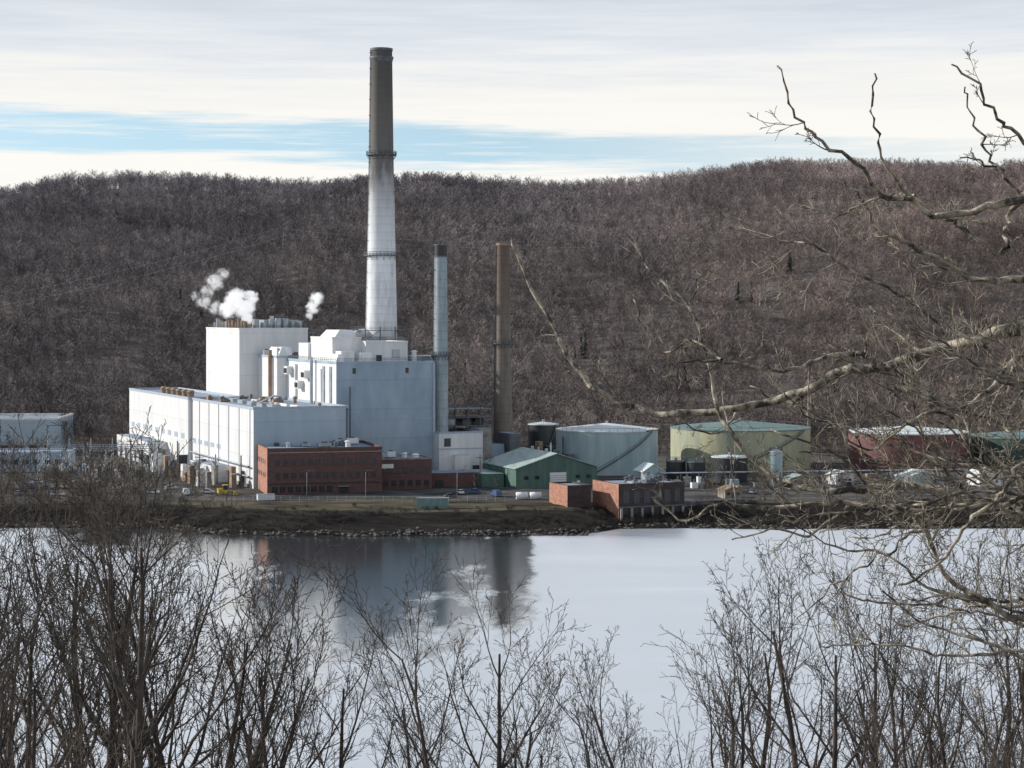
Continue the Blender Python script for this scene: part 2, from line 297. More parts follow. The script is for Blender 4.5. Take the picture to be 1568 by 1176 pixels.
for v in range(124,178,9): A.box(-9.1,-9.005,v,v+4,0,4.5,'steel')
A.box(1.2,3.6,-0.25,-0.15,0,6,'trim')
for i in range(34):
    v=rnd.uniform(2,118); w=rnd.uniform(1,4); h=rnd.uniform(1.5,7.5); u=rnd.uniform(-16,-3); A.box(u,u+w,v,v+rnd.uniform(2,5),-1,h,rnd.choice(['steel','galv','rust','conc','dark','white','steel']),'roof')
for i in range(12):
    v=rnd.uniform(2,118); A.cyl(-rnd.uniform(1.5,14),v,-1,rnd.uniform(4,12),0.3,0.25,rnd.choice(['steel','galv']),8)
for z in (4,7.5): A.tube([Vector((-1.2,2,z)),Vector((-1.2,84,z))],[0.3,0.3],'galv',8)
for v in range(100,150,9):
    A.cyl(3,v,27.2,29.4,1.3,1.3,'rust',14); A.cyl(3,v,29.4,30.2,1.8,1.0,'rust',14)
for v in range(8,84,13):
    A.box(9,12,v,v+7,27.0,28.3,'galv'); A.box(18,19,v,v+9,27.0,27.8,'white'); 
rooftop(A,3,30,10,80,27,22,hm=2.2)
A.beam((2,5,28.6),(30,78,28.6),0.3,'white')
A.box(4,30,-0.24,-0.145,9,9.4,'trim'); louvres(A,6,14,-0.14,2,6)
A.beam((33.5,-0.4,0),(33.5,-0.4,27),0.25,'steel')
A.done()
Bm=st('boiler_house')
Bm.flat(34.02,71,13,74,-2,42,'siding2',trim='siding2')  # walls coloured darker and bluer to stand in for shade on the front
Bm.box(33.9,34.015,13,73.9,27.2,41.9,'siding')  # pale skin paints the left wall as sunlit
Bm.flat(30,50,74.02,100,-2,43,'siding')
Bm.box(33.5,33.89,30,34,27,40,'white')
for u in (40,60): louvres(Bm,u,u+1.2,13,38.5,40.5,'dark')
Bm.box(70.4,71.3,12.6,12.98,-2,42,'trim'); Bm.box(34.02,71,12.9,12.99,22,22.3,'trim')
Bm.beam((71.5,13,0),(71.5,13,40),0.3,'steel'); Bm.beam((39,12.7,0),(39,12.7,34),0.18,'steel')
Bm.flat(36,47,24,50,42,51,'white',par=0.5,trim='white')
Bm.flat(47.02,63,19,42,42,49.5,'siding',par=0.5,trim='white')
Bm.box(37,42,17,23.9,42,46.5,'white'); Bm.box(35,40,50.1,62,42,49,'white'); Bm.box(40,48,50.1,70,42,46.5,'galv','white')
Bm.box(51,53,18.8,18.99,42.5,45,'dark'); Bm.box(57,60,18.8,18.99,44,47,'galv')
def hopper(b,x0,x1,y0,y1,z0,z1,k,sl=1.5):
    vs=[(x0,y0,z0),(x1,y0,z0),(x1,y1,z0),(x0,y1,z0),(x0+sl,y0+sl,z1),(x1-sl*0.2,y0+sl,z1),(x1-sl*0.2,y1,z1),(x0+sl,y1,z1)]
    b.add(vs,[(0,1,5,4),(1,2,6,5),(2,3,7,6),(3,0,4,7),(4,5,6,7)],k)
hopper(Bm,34.3,38,15,24,42,45.5,'white'); hopper(Bm,43,49,16,23.5,42,46,'white'); hopper(Bm,38,46,27,45,51.5,54,'white',2.5)
hopper(Bm,31,37,76,96,43,47,'white',2)
rooftop(Bm,36,69,16,70,42,26,('white','white','galv','steel'),4.5); rooftop(Bm,31,48,78,98,43,12,('white','rust','galv'),3.5)
railing(Bm,47.3,62.7,19.3,41.7,50); railing(Bm,34.5,70.5,13.5,73.5,42.9)
for v in (18,26,60): Bm.box(33.5,33.89,v,v+2.2,28,41,'galv')
for v,z in((44,36),(52,32),(66,37)):
    Bm.box(31.6,33.89,v,v+4,z,z+3,'white'); Bm.box(31.3,31.59,v+0.5,v+3.5,z+0.5,z+2.3,'dark')
Bm.cyl(32.5,38,27,44,0.6,0.6,'galv',12); Bm.cyl(29,80,27,46,0.8,0.8,'rust',12)
Bm.done()
C=st('boiler_tower')
C.flat(22.4,50.4,100.2,152,-2,53.7,'siding',par=0.6,trim='siding')
C.box(50.42,56,104,140,30,48,'steel')
for i,v in enumerate(range(102,150,4)):
    h=rnd.uniform(2.5,4.5); C.cyl(24.5+rnd.uniform(0,1),v,53.7,53.7+h,0.8,0.8,rnd.choice(['rust','galv']),12)
for u in range(27,50,3):
    h=rnd.uniform(2.0,4.6); r=rnd.uniform(0.7,1.3); C.cyl(u,103,53.7,53.7+h,r,r,rnd.choice(['galv','rust','galv']),14)
C.box(34,48,106,114,53.7,57.5,'galv'); C.box(38,44,106,112,57.52,59,'steel'); railing(C,23,50,101,151,54.3)
rooftop(C,26,48,108,148,53.7,10)
for z in (44,48,52):
    C.box(50.42,58,102,120,z,z+0.3,'steel'); railing(C,50.6,58,102,120,z+0.3)
for u in(51,58):
    for v in(102,120): C.beam((u,v,40),(u,v,55),0.25,'steel')
C.done()
Dk=st('flue_duct')
Dk.tube([Vector((46,60,47)),Vector((52,62,50)),Vector((60,63,52.5)),Vector((68,63,53))],[1.6,1.6,1.6,1.6],'white',10)
Dk.tube([Vector((58,50,46)),Vector((64,58,46)),Vector((68,60,45))],[2,2,2],'galv',10)
for z in (43,46.5,50,53.5):
    Dk.box(58,76,52,54,z,z+0.25,'steel'); Dk.box(58,60,54,70,z,z+0.25,'steel'); Dk.box(74,76,54,70,z,z+0.25,'steel'); railing(Dk,58,76,52,70,z+0.25)
for u in(58,64,70,76):
    Dk.beam((u,52,30),(u,52,55),0.22,'steel')
for z in (43,46.5,50): Dk.beam((58,51.8,z),(64,51.8,z+3.5),0.12,'steel'); Dk.beam((70,51.8,z+3.5),(76,51.8,z),0.12,'steel')
rooftop(Dk,62,72,40,50,42,8,('steel','galv'),5)
Dk.box(66,79,24,34,42.5,44.5,'galv'); Dk.box(71.2,78,26,30,40,42.4,'steel')
Dk.done()
An=st('annex_building')
An.flat(71.05,88,8,30,-2,16.7,'siding',par=0.6)
An.box(76,82,5,7.98,-2,9,'white','roof'); An.box(88.02,93,12,22,-2,18,'conc','roof'); An.box(93.02,99,14,26,-2,12,'siding2','roof'); An.box(99.5,104,10,22,-2,16,'steel','roof')
An.box(71.05,88,7.9,7.99,11,11.4,'trim'); louvres(An,73,75.5,8,12,15); louvres(An,84,87,8,2,5)
for z in (18.5,21.5,24.5): An.box(72,97,20,34,z,z+0.3,'steel'); railing(An,72,97,20,34,z+0.3)
for u in range(72,98,5):
    An.beam((u,20,0),(u,20,25),0.22,'steel'); An.beam((u,34,0),(u,34,25),0.22,'steel')
for u in (74,80,86,91): An.box(u,u+3.4,23,30,18.8,21.2,rnd.choice(['steel','dark','galv']))
An.tube([Vector((71,24,40)),Vector((76,24,41)),Vector((80,26,39))],[1,1,1],'galv',8)
for i in range(16):
    u=rnd.uniform(104,128); v=rnd.uniform(8,40); h=rnd.uniform(3,11); An.box(u,u+rnd.uniform(1.5,5),v,v+4,-2,h,rnd.choice(['steel','galv','conc','rust','dark']),'roof')
for i in range(12):
    u=rnd.uniform(100,128); v=rnd.uniform(6,20); An.cyl(u,v,0,rnd.uniform(5,16),0.35,0.35,rnd.choice(['galv','white','steel']),8)
An.done()
def ring(b,z,r,w,k='steel',n=28):
    b.cyl(0,0,z,z+0.4,r+w,r+w,k,n)
    for i in range(n):
        a=2*math.pi*i/n; a2=2*math.pi*(i+1)/n; R=r+w
        b.beam((R*math.cos(a),R*math.sin(a),z),(R*math.cos(a),R*math.sin(a),z+1.5),0.09,k)
        for hh in(0.8,1.5): b.beam((R*math.cos(a),R*math.sin(a),z+hh),(R*math.cos(a2),R*math.sin(a2),z+hh),0.08,k)
        if i%2==0: b.beam((r*math.cos(a),r*math.sin(a),z-1.6),(R*math.cos(a),R*math.sin(a),z),0.1,k)
def chimney(px,D,prof,k,rings,lip,top='steel',capz=None):
    b=MB('chimney_stack',(X(px,D),D,0),0)
    for i in range(len(prof)-1):
        b.cyl(0,0,prof[i][0],prof[i+1][0],prof[i][1],prof[i+1][1],k,48)
    zt,rt=prof[-1]
    if capz:
        b.cyl(0,0,zt,capz,rt+.05,rt,'dark',48); b.cyl(0,0,capz,capz+.4,rt+.25,rt+.25,'steel',48); b.cyl(0,0,zt-.4,zt,rt+.3,rt+.3,'steel',48)
    else:
        b.cyl(0,0,zt,zt+0.9,rt*1.06,rt*1.06,top,48); b.cyl(0,0,zt+0.9,zt+1.0,rt*0.85,rt*0.85,'dark',48)
    if lip: b.cyl(0,0,zt-lip,zt-lip+0.7,rt*1.12,rt*1.12,top,48); b.cyl(0,0,zt-lip-1.5,zt-lip,rt*1.0,rt*1.1,top,48)
    R=lambda z: float(np.interp(z,[p[0] for p in prof],[p[1] for p in prof]))
    for z in rings: ring(b,z,R(z),1.1 if rt>3 else 0.9)
    for a in (math.radians(200),math.radians(206)):
        b.tube([Vector(((R(z)+0.3)*math.cos(a),(R(z)+0.3)*math.sin(a),z)) for z in np.linspace(prof[0][0],zt,20)],[0.07]*20,'steel',4)
    for z in np.arange(prof[0][0],zt,6.0):
        r=R(z); a=math.radians(203); b.box(r*math.cos(a)-0.7,r*math.cos(a)-0.1,r*math.sin(a)-0.4,r*math.sin(a)+0.4,z,z+0.12,'steel')
    return b.done()
zt=Z(78,775)
chimney(584,775,[(4,6.8),(62,6.0),(90,5.45),(125,4.7),(zt,4.15)],'stack1',[Z(392,775),Z(238,775)],3.0)
chimney(675,735,[(4,2.9),(40,2.65),(Z(392,735),2.25)],'stack2',[Z(545,735)],0,capz=Z(376,735))
chimney(770,760,[(4,4.0),(Z(540,760),3.1),(Z(376,760),2.55)],'stack3',[Z(527,760)],0,'rust')
# ------------------------------------------------------------ steam (volume)
import bmesh
def steam(puffs,D,dens,thr):
    S=[(W(px,py,D+dd),r*D/F) for px,py,r,dd in puffs]
    m=bpy.data.materials.new('steam'); m.use_nodes=True; nt=m.node_tree; L=nt.links; nt.nodes.remove(nt.nodes['Principled BSDF'])
    g=N(nt,'ShaderNodeNewGeometry')
    nn=N(nt,'ShaderNodeTexNoise'); nn.inputs['Scale'].default_value=0.38; nn.inputs['Detail'].default_value=6; nn.inputs['Roughness'].default_value=0.66; nn.inputs['Distortion'].default_value=0.6; L.new(g.outputs['Position'],nn.inputs[0])
    cur=None
    for c,r in S:
        d=N(nt,'ShaderNodeVectorMath',operation='DISTANCE'); L.new(g.outputs['Position'],d.inputs[0]); d.inputs[1].default_value=c
        q=N(nt,'ShaderNodeMath',operation='MULTIPLY_ADD'); L.new(d.outputs['Value'],q.inputs[0]); q.inputs[1].default_value=-1/r; q.inputs[2].default_value=1
        if cur is None: cur=q.outputs[0]
        else:
            x=N(nt,'ShaderNodeMath',operation='SMOOTH_MAX'); L.new(cur,x.inputs[0]); L.new(q.outputs[0],x.inputs[1]); x.inputs[2].default_value=0.15; cur=x.outputs[0]
    a=N(nt,'ShaderNodeMath',operation='MULTIPLY_ADD'); L.new(nn.outputs[0],a.inputs[0]); a.inputs[1].default_value=4.0; a.inputs[2].default_value=-2.0-thr
    s2=N(nt,'ShaderNodeMath',operation='ADD'); L.new(cur,s2.inputs[0]); L.new(a.outputs[0],s2.inputs[1])
    cl=N(nt,'ShaderNodeMapRange'); L.new(s2.outputs[0],cl.inputs[0]); cl.inputs[1].default_value=0.0; cl.inputs[2].default_value=0.7
    ed=N(nt,'ShaderNodeMapRange'); L.new(cur,ed.inputs[0]); ed.inputs[1].default_value=0.0; ed.inputs[2].default_value=0.35
    k=N(nt,'ShaderNodeMath',operation='MULTIPLY'); L.new(cl.outputs[0],k.inputs[0]); L.new(ed.outputs[0],k.inputs[1])
    k2=N(nt,'ShaderNodeMath',operation='MULTIPLY'); L.new(k.outputs[0],k2.inputs[0]); k2.inputs[1].default_value=dens
    v=N(nt,'ShaderNodeVolumeScatter'); v.inputs['Color'].default_value=(1,1,1,1); L.new(k2.outputs[0],v.inputs['Density']); v.inputs['Anisotropy'].default_value=0.0
    # added glow stands in for multiple scattering the single-bounce volume leaves out
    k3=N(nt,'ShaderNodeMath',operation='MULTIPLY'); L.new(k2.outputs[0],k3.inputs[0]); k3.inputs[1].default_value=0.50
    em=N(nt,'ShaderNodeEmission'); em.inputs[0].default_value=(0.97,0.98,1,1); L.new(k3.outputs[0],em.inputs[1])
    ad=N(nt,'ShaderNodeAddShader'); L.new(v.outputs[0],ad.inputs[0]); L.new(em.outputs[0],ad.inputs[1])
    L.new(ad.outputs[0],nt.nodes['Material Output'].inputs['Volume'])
    lo=Vector([min(c[i]-r for c,r in S) for i in range(3)]); hi=Vector([max(c[i]+r for c,r in S) for i in range(3)])
    bm=bmesh.new(); bmesh.ops.create_cube(bm,size=1.0)
    for vtx in bm.verts: vtx.co=Vector([(vtx.co[i]+0.5)*(hi[i]-lo[i])+lo[i] for i in range(3)])
    me=bpy.data.meshes.new('steam_plume'); bm.to_mesh(me); bm.free(); me.materials.append(m)
    scene.collection.objects.link(bpy.data.objects.new('steam_plume',me))
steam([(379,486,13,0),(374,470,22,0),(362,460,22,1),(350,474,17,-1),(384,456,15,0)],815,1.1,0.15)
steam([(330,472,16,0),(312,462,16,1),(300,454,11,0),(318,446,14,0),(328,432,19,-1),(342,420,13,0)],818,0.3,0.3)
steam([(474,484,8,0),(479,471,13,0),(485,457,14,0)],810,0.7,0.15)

# ------------------------------------------------------------ brick offices
def windows(b,x0,x1,y,zs,n,w,h,sill='conc',side=False):
    for z in zs:
        for i in range(n):
            c=x0+(i+0.5)*(x1-x0)/n
            if not side:
                b.box(c-w/2-0.12,c+w/2+0.12,y-0.05,y-0.002,z-0.12,z+h+0.12,sill); b.box(c-w/2,c+w/2,y-0.09,y-0.052,z,z+h,'glass'); b.box(c-0.05,c+0.05,y-0.12,y-0.092,z,z+h,sill); b.box(c-w/2-0.2,c+w/2+0.2,y-0.25,y-0.122,z-0.3,z-0.13,sill)
            else:
                b.box(y-0.05,y-0.002,c-w/2-0.12,c+w/2+0.12,z-0.12,z+h+0.12,sill); b.box(y-0.09,y-0.052,c-w/2,c+w/2,z,z+h,'glass')
R15=math.radians(15)
b=MB('brick_office_building',(X(410,668),668,5.3),R15)
b.flat(0,38.5,0,34,-2,15.2,'brick',par=0.8,trim='brick')
b.box(-0.17,-0.154,0,34,0,15.9,'bricklit')  # sunlit left wall painted as a paler brick skin
windows(b,2,37,0,[10.4],13,1.5,1.8,'brick'); windows(b,2,37,0,[6.0],13,1.5,1.8,'brick'); windows(b,1,22,0,[1.2],8,1.9,2.0,'brick'); windows(b,3,32,-0.17,[6,10.4],7,1.5,1.6,side=True)
b.box(0.5,38,-0.14,-0.005,3.9,4.3,'dark'); b.box(0,38.5,-0.2,-0.003,14.3,14.6,'conc'); b.box(24,27,-0.16,-0.005,0,2.8,'dark'); b.box(23.5,27.5,-1.5,-0.17,2.9,3.1,'conc')
rooftop(b,4,34,4,28,15.2,12,('white','steel','galv'),2.2)
b.flat(38.52,57.5,8,30,-2,10.8,'brick',par=0.6,trim='conc'); windows(b,40,57,8,[6.5],7,1.6,1.8,'brick'); windows(b,40,57,8,[2.0],6,1.6,1.8,'brick')
rooftop(b,40,55,10,26,10.8,7,('white','white','galv'),2.6)
b.box(57.52,76,14,26,-2,5.5,'brick','roof'); b.box(60,63,13.9,13.99,0,3,'dark'); b.box(40,44,7.4,7.98,8,9.4,'white')
b.done()
b=MB('retaining_wall',(X(480,656),656,4.9),math.radians(2)); b.box(0,42,0,0.6,-2,1.3,'tan'); b.box(-0.1,42.1,-0.1,0.7,1.302,1.45,'conc')
for i in range(1,12): b.box(i*3.5-0.15,i*3.5+0.15,-0.15,-0.002,-1,1.29,'conc')
b.done()
b=MB('chain_link_fence',(X(330,648),648,0),0)
for i in range(0,96,3):
    z0=H(X(330,648)+i,648); b.beam((i,0,z0-.2),(i,0,z0+2),0.04,'galv')
    z1=H(X(330,648)+i+3,648)
    for hh in(0.1,0.7,1.3,1.95): b.beam((i,0,z0+hh),(i+3,0,z1+hh),0.022,'galv')
b.done()
def container(px,D,z,rot,k,Ln=10.5,h=3.2):
    b=MB('shipping_container',(X(px,D),D,z),rot); b.box(0,Ln,0,2.6,0.2,h,k)
    for i in range(int(Ln/0.5)): b.box(i*0.5+0.1,i*0.5+0.3,-0.08,-0.002,0.35,h-0.15,k)
    for x in(0.0,Ln-0.2): b.box(x,x+0.2,-0.12,-0.082,0.0,h,k)
    b.box(-0.05,Ln+0.05,-0.1,2.7,h+0.003,h+0.15,'galv'); b.box(0.3,Ln-0.3,0.3,2.3,-1.2,0.19,'steel'); b.done()
container(638,630,4.0,0.03,'teal',10.0,4.2); container(395,652,5.0,0.3,'carw',5.5,2.3)
for px in (799,820):
    b=MB('horizontal_storage_tank',(X(px,655),655,5.0),0.2)
    pts=[Vector((-2.0,0,1.7)),Vector((-1.8,0,1.7)),Vector((1.8,0,1.7)),Vector((2.0,0,1.7))]; b.tube(pts,[0.6,1.3,1.3,0.6],'carw',16); b.cyl(0,0,2.9,3.3,0.4,0.4,'steel',10)
    b.box(-1.4,-1.0,-0.9,0.9,-0.3,1.0,'conc'); b.box(1.0,1.4,-0.9,0.9,-0.3,1.0,'conc'); b.done()
b=MB('green_warehouse',(X(790,690),690,6),math.radians(20))
b.gable(0,30,0,34,-1,6.8,11.6,'green','greenroof'); b.box(12.5,18.5,-0.12,-0.004,0,5.2,'carw'); 
for i in range(6): b.box(12.5,18.5,-0.16,-0.122,0.7*i+0.5,0.7*i+0.6,'steel')
b.box(12.2,12.48,-0.2,-0.004,0,5.5,'conc'); b.box(18.52,18.8,-0.2,-0.004,0,5.5,'conc')
for x in(3,7,22,26): b.box(x,x+1.6,-0.1,-0.004,3,4.2,'glass')
b.box(22.5,23.6,-0.1,-0.003,0,2.2,'carw'); b.cyl(15,10,11.2,12.8,0.6,0.6,'galv',12); b.cyl(15,24,11.2,12.8,0.6,0.6,'galv',12)
b.box(-9,-0.7,10,30,-1,4.6,'green','greenroof'); b.done()
def tank(px0,px1,yt,D,k,kr,zb=6,cone=1.8,stairs=True,pipes=True):
    r=(px1-px0)/2*D/F; zt=Z(yt,D)-zb; b=MB('oil_storage_tank',(X((px0+px1)/2,D),D,zb))
    b.cyl(0,0,-0.5,zt,r,r,k,64)
    nb=max(3,int(zt/2.8))
    for i in range(1,nb): z=zt*i/nb; b.cyl(0,0,z,z+0.1,r+0.03,r+0.03,k,64)
    b.cyl(0,0,zt+0.003,zt+0.35,r+0.25,r+0.25,kr,64); b.cyl(0,0,zt+0.35,zt+0.35+cone,r+0.1,0.6,kr,64)
    b.cyl(0,0,zt+0.3+cone,zt+1.2+cone,0.5,0.5,'galv',12)
    if stairs:
        n=26; pts=[]
        for i in range(n):
            a=math.radians(250+80*i/n); pts.append(Vector(((r+0.6)*math.cos(a),(r+0.6)*math.sin(a),zt*i/(n-1))))
        b.tube(pts,[0.22]*n,'steel',4); b.tube([p+Vector((0,0,1.1)) for p in pts],[0.07]*n,'steel',4)
        for p in pts: b.beam(p,p+Vector((0,0,1.1)),0.05,'steel')
    m=40
    for i in range(m):
        a=2*math.pi*i/m; a2=2*math.pi*(i+1)/m
        b.beam((r*math.cos(a),r*math.sin(a),zt+.3),(r*math.cos(a),r*math.sin(a),zt+1.5),0.05,'steel'); b.beam((r*math.cos(a),r*math.sin(a),zt+1.5),(r*math.cos(a2),r*math.sin(a2),zt+1.5),0.05,'steel')
    return b.done()
tank(852,1007,658,765,'tank_w','tank_roof',cone=2.2); tank(809,855,650,785,'tank_k','tank_roof',cone=0.8)
tank(1027,1240,655,790,'tank_y','tank_yroof',cone=2.6); tank(1300,1480,661,790,'tank_r','tank_roof',cone=2.0); tank(1483,1650,668,800,'tank_g','tank_yroof',cone=2.0)
tank(1020,1050,707,715,'tank_k','steel',cone=0.3,stairs=False); tank(1052,1080,708,712,'tank_k','steel',cone=0.3,stairs=False); tank(1090,1145,700,720,'tank_k','tank_roof',cone=0.6,stairs=False)
tank(1178,1198,692,705,'tank_w','tank_roof',cone=0.6,stairs=False)
b=MB('pipe_rack',(X(1010,700),700,6),0.15)
for i in range(0,120,8):
    b.beam((i,0,0),(i,0,4.2),0.14,'steel'); b.beam((i,2.4,0),(i,2.4,4.2),0.14,'steel'); b.beam((i,-0.3,4.2),(i,2.7,4.2),0.14,'steel')
for y in(0.2,0.8,1.5,2.1): b.tube([Vector((0,y,4.5)),Vector((118,y,4.5))],[0.2,0.2],rnd.choice(['galv','white','steel']),6)
for i in range(30):
    x=rnd.uniform(0,120);y=rnd.uniform(-28,10);w=rnd.uniform(1,3.4);h=rnd.uniform(1.4,4); b.box(x,x+w,y,y+2.5,-1,h,rnd.choice(['steel','galv','white','rust','conc','dark']),'roof'); b.cyl(x+w/2,y+1,h,h+1.2,0.25,0.25,'steel',8)
b.done()
def shed(name,px,D,rot,w,d,he,hr,k,kr):
    b=MB(name,(X(px,D),D,H(X(px,D),D)),rot); b.gable(0,w,0,d,-1,he,hr,k,kr,0.3); b.box(w*0.4,w*0.4+1.1,-0.08,-0.003,0,2.1,'steel'); 
    for x in (w*0.12,w*0.7): b.box(x,x+1,-0.08,-0.003,1.1,2.1,'glass')
    b.done()
shed('white_pump_shed',985,700,0.35,8,8,5,7.5,'tank_w','tank_roof'); shed('utility_shed',1280,705,0.3,7,8,3,4.6,'white','tank_roof'); shed('utility_shed',1390,690,0.3,13,9,4,6,'tank_w','tank_roof'); shed('utility_shed',1500,700,0.3,9,9,4,6,'white','tank_roof')
shed('utility_shed',1110,660,0.3,6,6,2.6,3.8,'tan','rust'); shed('utility_shed',1210,690,0.3,9,6,3.4,4.6,'tan','greenroof')
b=MB('brick_pump_house',(X(948,630),630,0),TH)
b.flat(0,23,0,19,-3,12.2,'brickshade',par=0.5,trim='brickshade'); b.box(-0.17,-0.154,0,19,1,12.6,'bricklit')  # dark body paints the front's shade, pale left skin the sunlight
for i in range(6): b.box(1.3+i*3.6,3.6+i*3.6,-0.12,-0.004,-1,5,'dark'); b.box(1.4+i*3.6,3.5+i*3.6,-0.12,-0.004,6.5,10.4,'glass')
b.box(-0.3,23.3,-0.5,-0.13,5.2,5.6,'steel'); 
for i in range(7): b.box(0.2+i*3.6,0.9+i*3.6,-0.9,-0.13,-3,5.1,'conc')
b.flat(-13,-5,10,24,-1,11.4,'brickshade',par=0.5,trim='brickshade'); b.box(-13.17,-13.154,10,24,0,11.8,'bricklit'); b.box(-10.5,-8,9.88,9.996,2,5,'dark')
rooftop(b,2,21,3,16,12.2,8,('steel','galv'),2.2)
for i in range(14): x=23+i*1.7; b.box(x,x+1.69,3,4,-3,6,'steel')
b.box(23.0,47,2.6,2.98,6.0,6.4,'conc'); b.done()
b=MB('white_warehouse',(X(-120,855),855,6),0.05); b.flat(0,57,0,40,-1,14.8,'siding3',par=0.8,trim='white'); 
for i in range(9): b.box(3+i*6,6.5+i*6,-0.1,-0.004,0,4,'dark')
b.box(0,57,-0.15,-0.003,9.5,10,'trim'); b.done()
b=MB('white_warehouse',(X(-60,760),760,6),0.1); b.flat(0,40,0,22,-1,7,'siding2',par=0.6,trim='trim'); windows(b,2,38,0,[3.0],9,2.2,1.6); b.done()
b=MB('electrical_substation',(X(60,735),735,6),0.1)
for r_ in range(3):
    y=r_*12
    for i in range(6):
        x=i*8; 
        for dx in(-0.7,0.7): b.beam((x+dx,y,0),(x,y,11+r_),0.09,'galv')
        for z in(2,4,6,8): b.beam((x-0.6,y,z),(x+0.5,y,z+1.6),0.05,'galv')
        if i<5: b.beam((x,y,10.5),(x+8,y,10.5),0.12,'galv'); b.beam((x,y,9.7),(x+8,y,9.7),0.08,'galv'); [b.beam((x+k,y,9.7),(x+k+1,y,10.5),0.04,'galv') for k in range(0,8,1)]
        b.cyl(x+4,y,3,4.8,0.25,0.18,'rust',8); b.box(x+2.8,x+5.2,y-1,y+1,0,2.9,rnd.choice(['galv','white','steel'])); b.cyl(x+3.2,y,2.9,4.4,0.2,0.12,'rust',8)
b.done()
def upole(px,D,h):
    x=X(px,D); b=MB('utility_pole',(x,D,H(x,D))); b.tube([Vector((0,0,-0.5)),Vector((0,0,h))],[0.22,0.15],'wood',8); b.box(-1.5,1.5,-0.1,0.1,h-1.2,h-1.0,'wood')
    for i in(-1.3,-0.5,0.5,1.3): b.cyl(i,0,h-1.0,h-0.6,0.08,0.06,'conc',6)
    b.cyl(0.5,0,h-3.4,h-2.2,0.3,0.3,'galv',10); b.done()
for p in((20,720,14),(150,700,13),(200,725,15),(305,690,12),(735,700,11),(1120,690,12),(1255,700,13),(1450,690,13)): upole(*p)
for px in (120,470,560,700,985):
    D=658; x=X(px,D); b=MB('street_lamp',(x,D,H(x,D))); b.tube([Vector((0,0,0)),Vector((0,0,8.5)),Vector((0.4,0,9)),Vector((1.5,0,9.1))],[0.12,0.09,0.08,0.07],'steel',6); b.box(1.4,2.2,-0.2,0.2,8.95,9.15,'steel'); b.done()
def car(px,D,rot,k,van=False):
    x=X(px,D); b=MB('parked_car' if not van else 'parked_van',(x,D,H(x,D)),rot)
    def prof(P,w,kk):
        n=len(P); vs=[(p[0],-w,p[1]) for p in P]+[(p[0],w,p[1]) for p in P]
        b.add(vs,[tuple(range(n)),tuple(reversed(range(n,2*n)))]+[(i,(i+1)%n,n+(i+1)%n,n+i) for i in range(n)],kk)
    if van: prof([(-2.6,0.4),(2.6,0.4),(2.6,1.1),(2.0,1.3),(1.5,2.1),(-2.5,2.2),(-2.6,2.0)],0.98,k); prof([(1.1,1.3),(1.95,1.3),(1.5,2.0),(1.1,2.0)],1.0,'glass')
    else:
        prof([(-2.2,0.35),(2.2,0.35),(2.25,0.7),(2.0,0.85),(1.1,0.95),(-1.6,1.0),(-2.2,0.9)],0.9,k); prof([(-1.6,0.98),(1.15,0.93),(0.5,1.45),(-1.1,1.45)],0.78,'glass'); prof([(-1.1,1.452),(0.5,1.452),(0.4,1.5),(-1.0,1.5)],0.76,k)
    for wx in(-1.4,1.4):
        for wy in(-0.92,0.92): b.tube([Vector((wx,wy-0.1,0.33)),Vector((wx,wy+0.1,0.33))],[0.34,0.34],'tyre',12); b.tube([Vector((wx,wy*1.12-0.01,0.33)),Vector((wx,wy*1.12+0.01,0.33))],[0.18,0.18],'galv',8)
    b.done()
for i,(px,D) in enumerate([(20,690),(45,692),(72,690),(98,694),(150,700),(178,690),(205,680),(235,676),(262,690),(285,672),(318,676),(60,712),(110,715),(140,712),(170,716),(30,672),(88,670),(130,674),(705,672),(728,674),(690,660),(760,664),(870,668),(1330,690),(1360,682),(1460,676),(1520,682),(1150,676)]):
    car(px,D,rnd.uniform(-0.5,0.5)+ (1.57 if i%3==0 else 0),rnd.choice(['carw','carw','carg','carb','brick']),i%4==1)
x=X(345,668); b=MB('yellow_wheel_loader',(x,668,H(x,668)),0.4)
b.box(-2.5,1,-1.1,1.1,0.9,2.0,'yellow'); b.box(-0.8,0.8,-0.9,0.9,2.0,3.4,'glass'); b.box(-0.9,0.9,-1.0,1.0,3.402,3.6,'yellow'); b.box(-2.6,-1.0,-1.0,1.0,2.002,2.4,'yellow')
for wx in(-1.7,1.4):
    for wy in(-1.2,1.2): b.tube([Vector((wx,wy-0.25,0.8)),Vector((wx,wy+0.25,0.8))],[0.8,0.8],'tyre',14)
b.beam((1,0.6,1.6),(3.2,0.6,0.8),0.15,'yellow'); b.beam((1,-0.6,1.6),(3.2,-0.6,0.8),0.15,'yellow'); b.add([(3,-1.3,0.2),(4,-1.3,0.2),(3,-1.3,1.4),(3,1.3,0.2),(4,1.3,0.2),(3,1.3,1.4)],[(0,1,4,3),(0,3,5,2),(0,2,1),(3,4,5)],'yellow'); b.done()
b=MB('shoreline_rocks'); rn=random.Random(9)
for i in range(900):
    x=rn.uniform(-190,190); D=shore(x)+abs(rn.gauss(0,2.5))+0.3; z=H(x,D); r=rn.uniform(.25,.9)
    vs=[]
    for (a,bb,c) in [(1,0,0),(0,1,0),(-1,0,0),(0,-1,0),(0,0,1),(0,0,-1)]: k=r*rn.uniform(.6,1.3); vs.append((x+a*k*1.3,D+bb*k,z+c*k*.7))
    b.add(vs,[(0,1,4),(1,2,4),(2,3,4),(3,0,4),(1,0,5),(2,1,5),(3,2,5),(0,3,5)],'rock')
b.done()
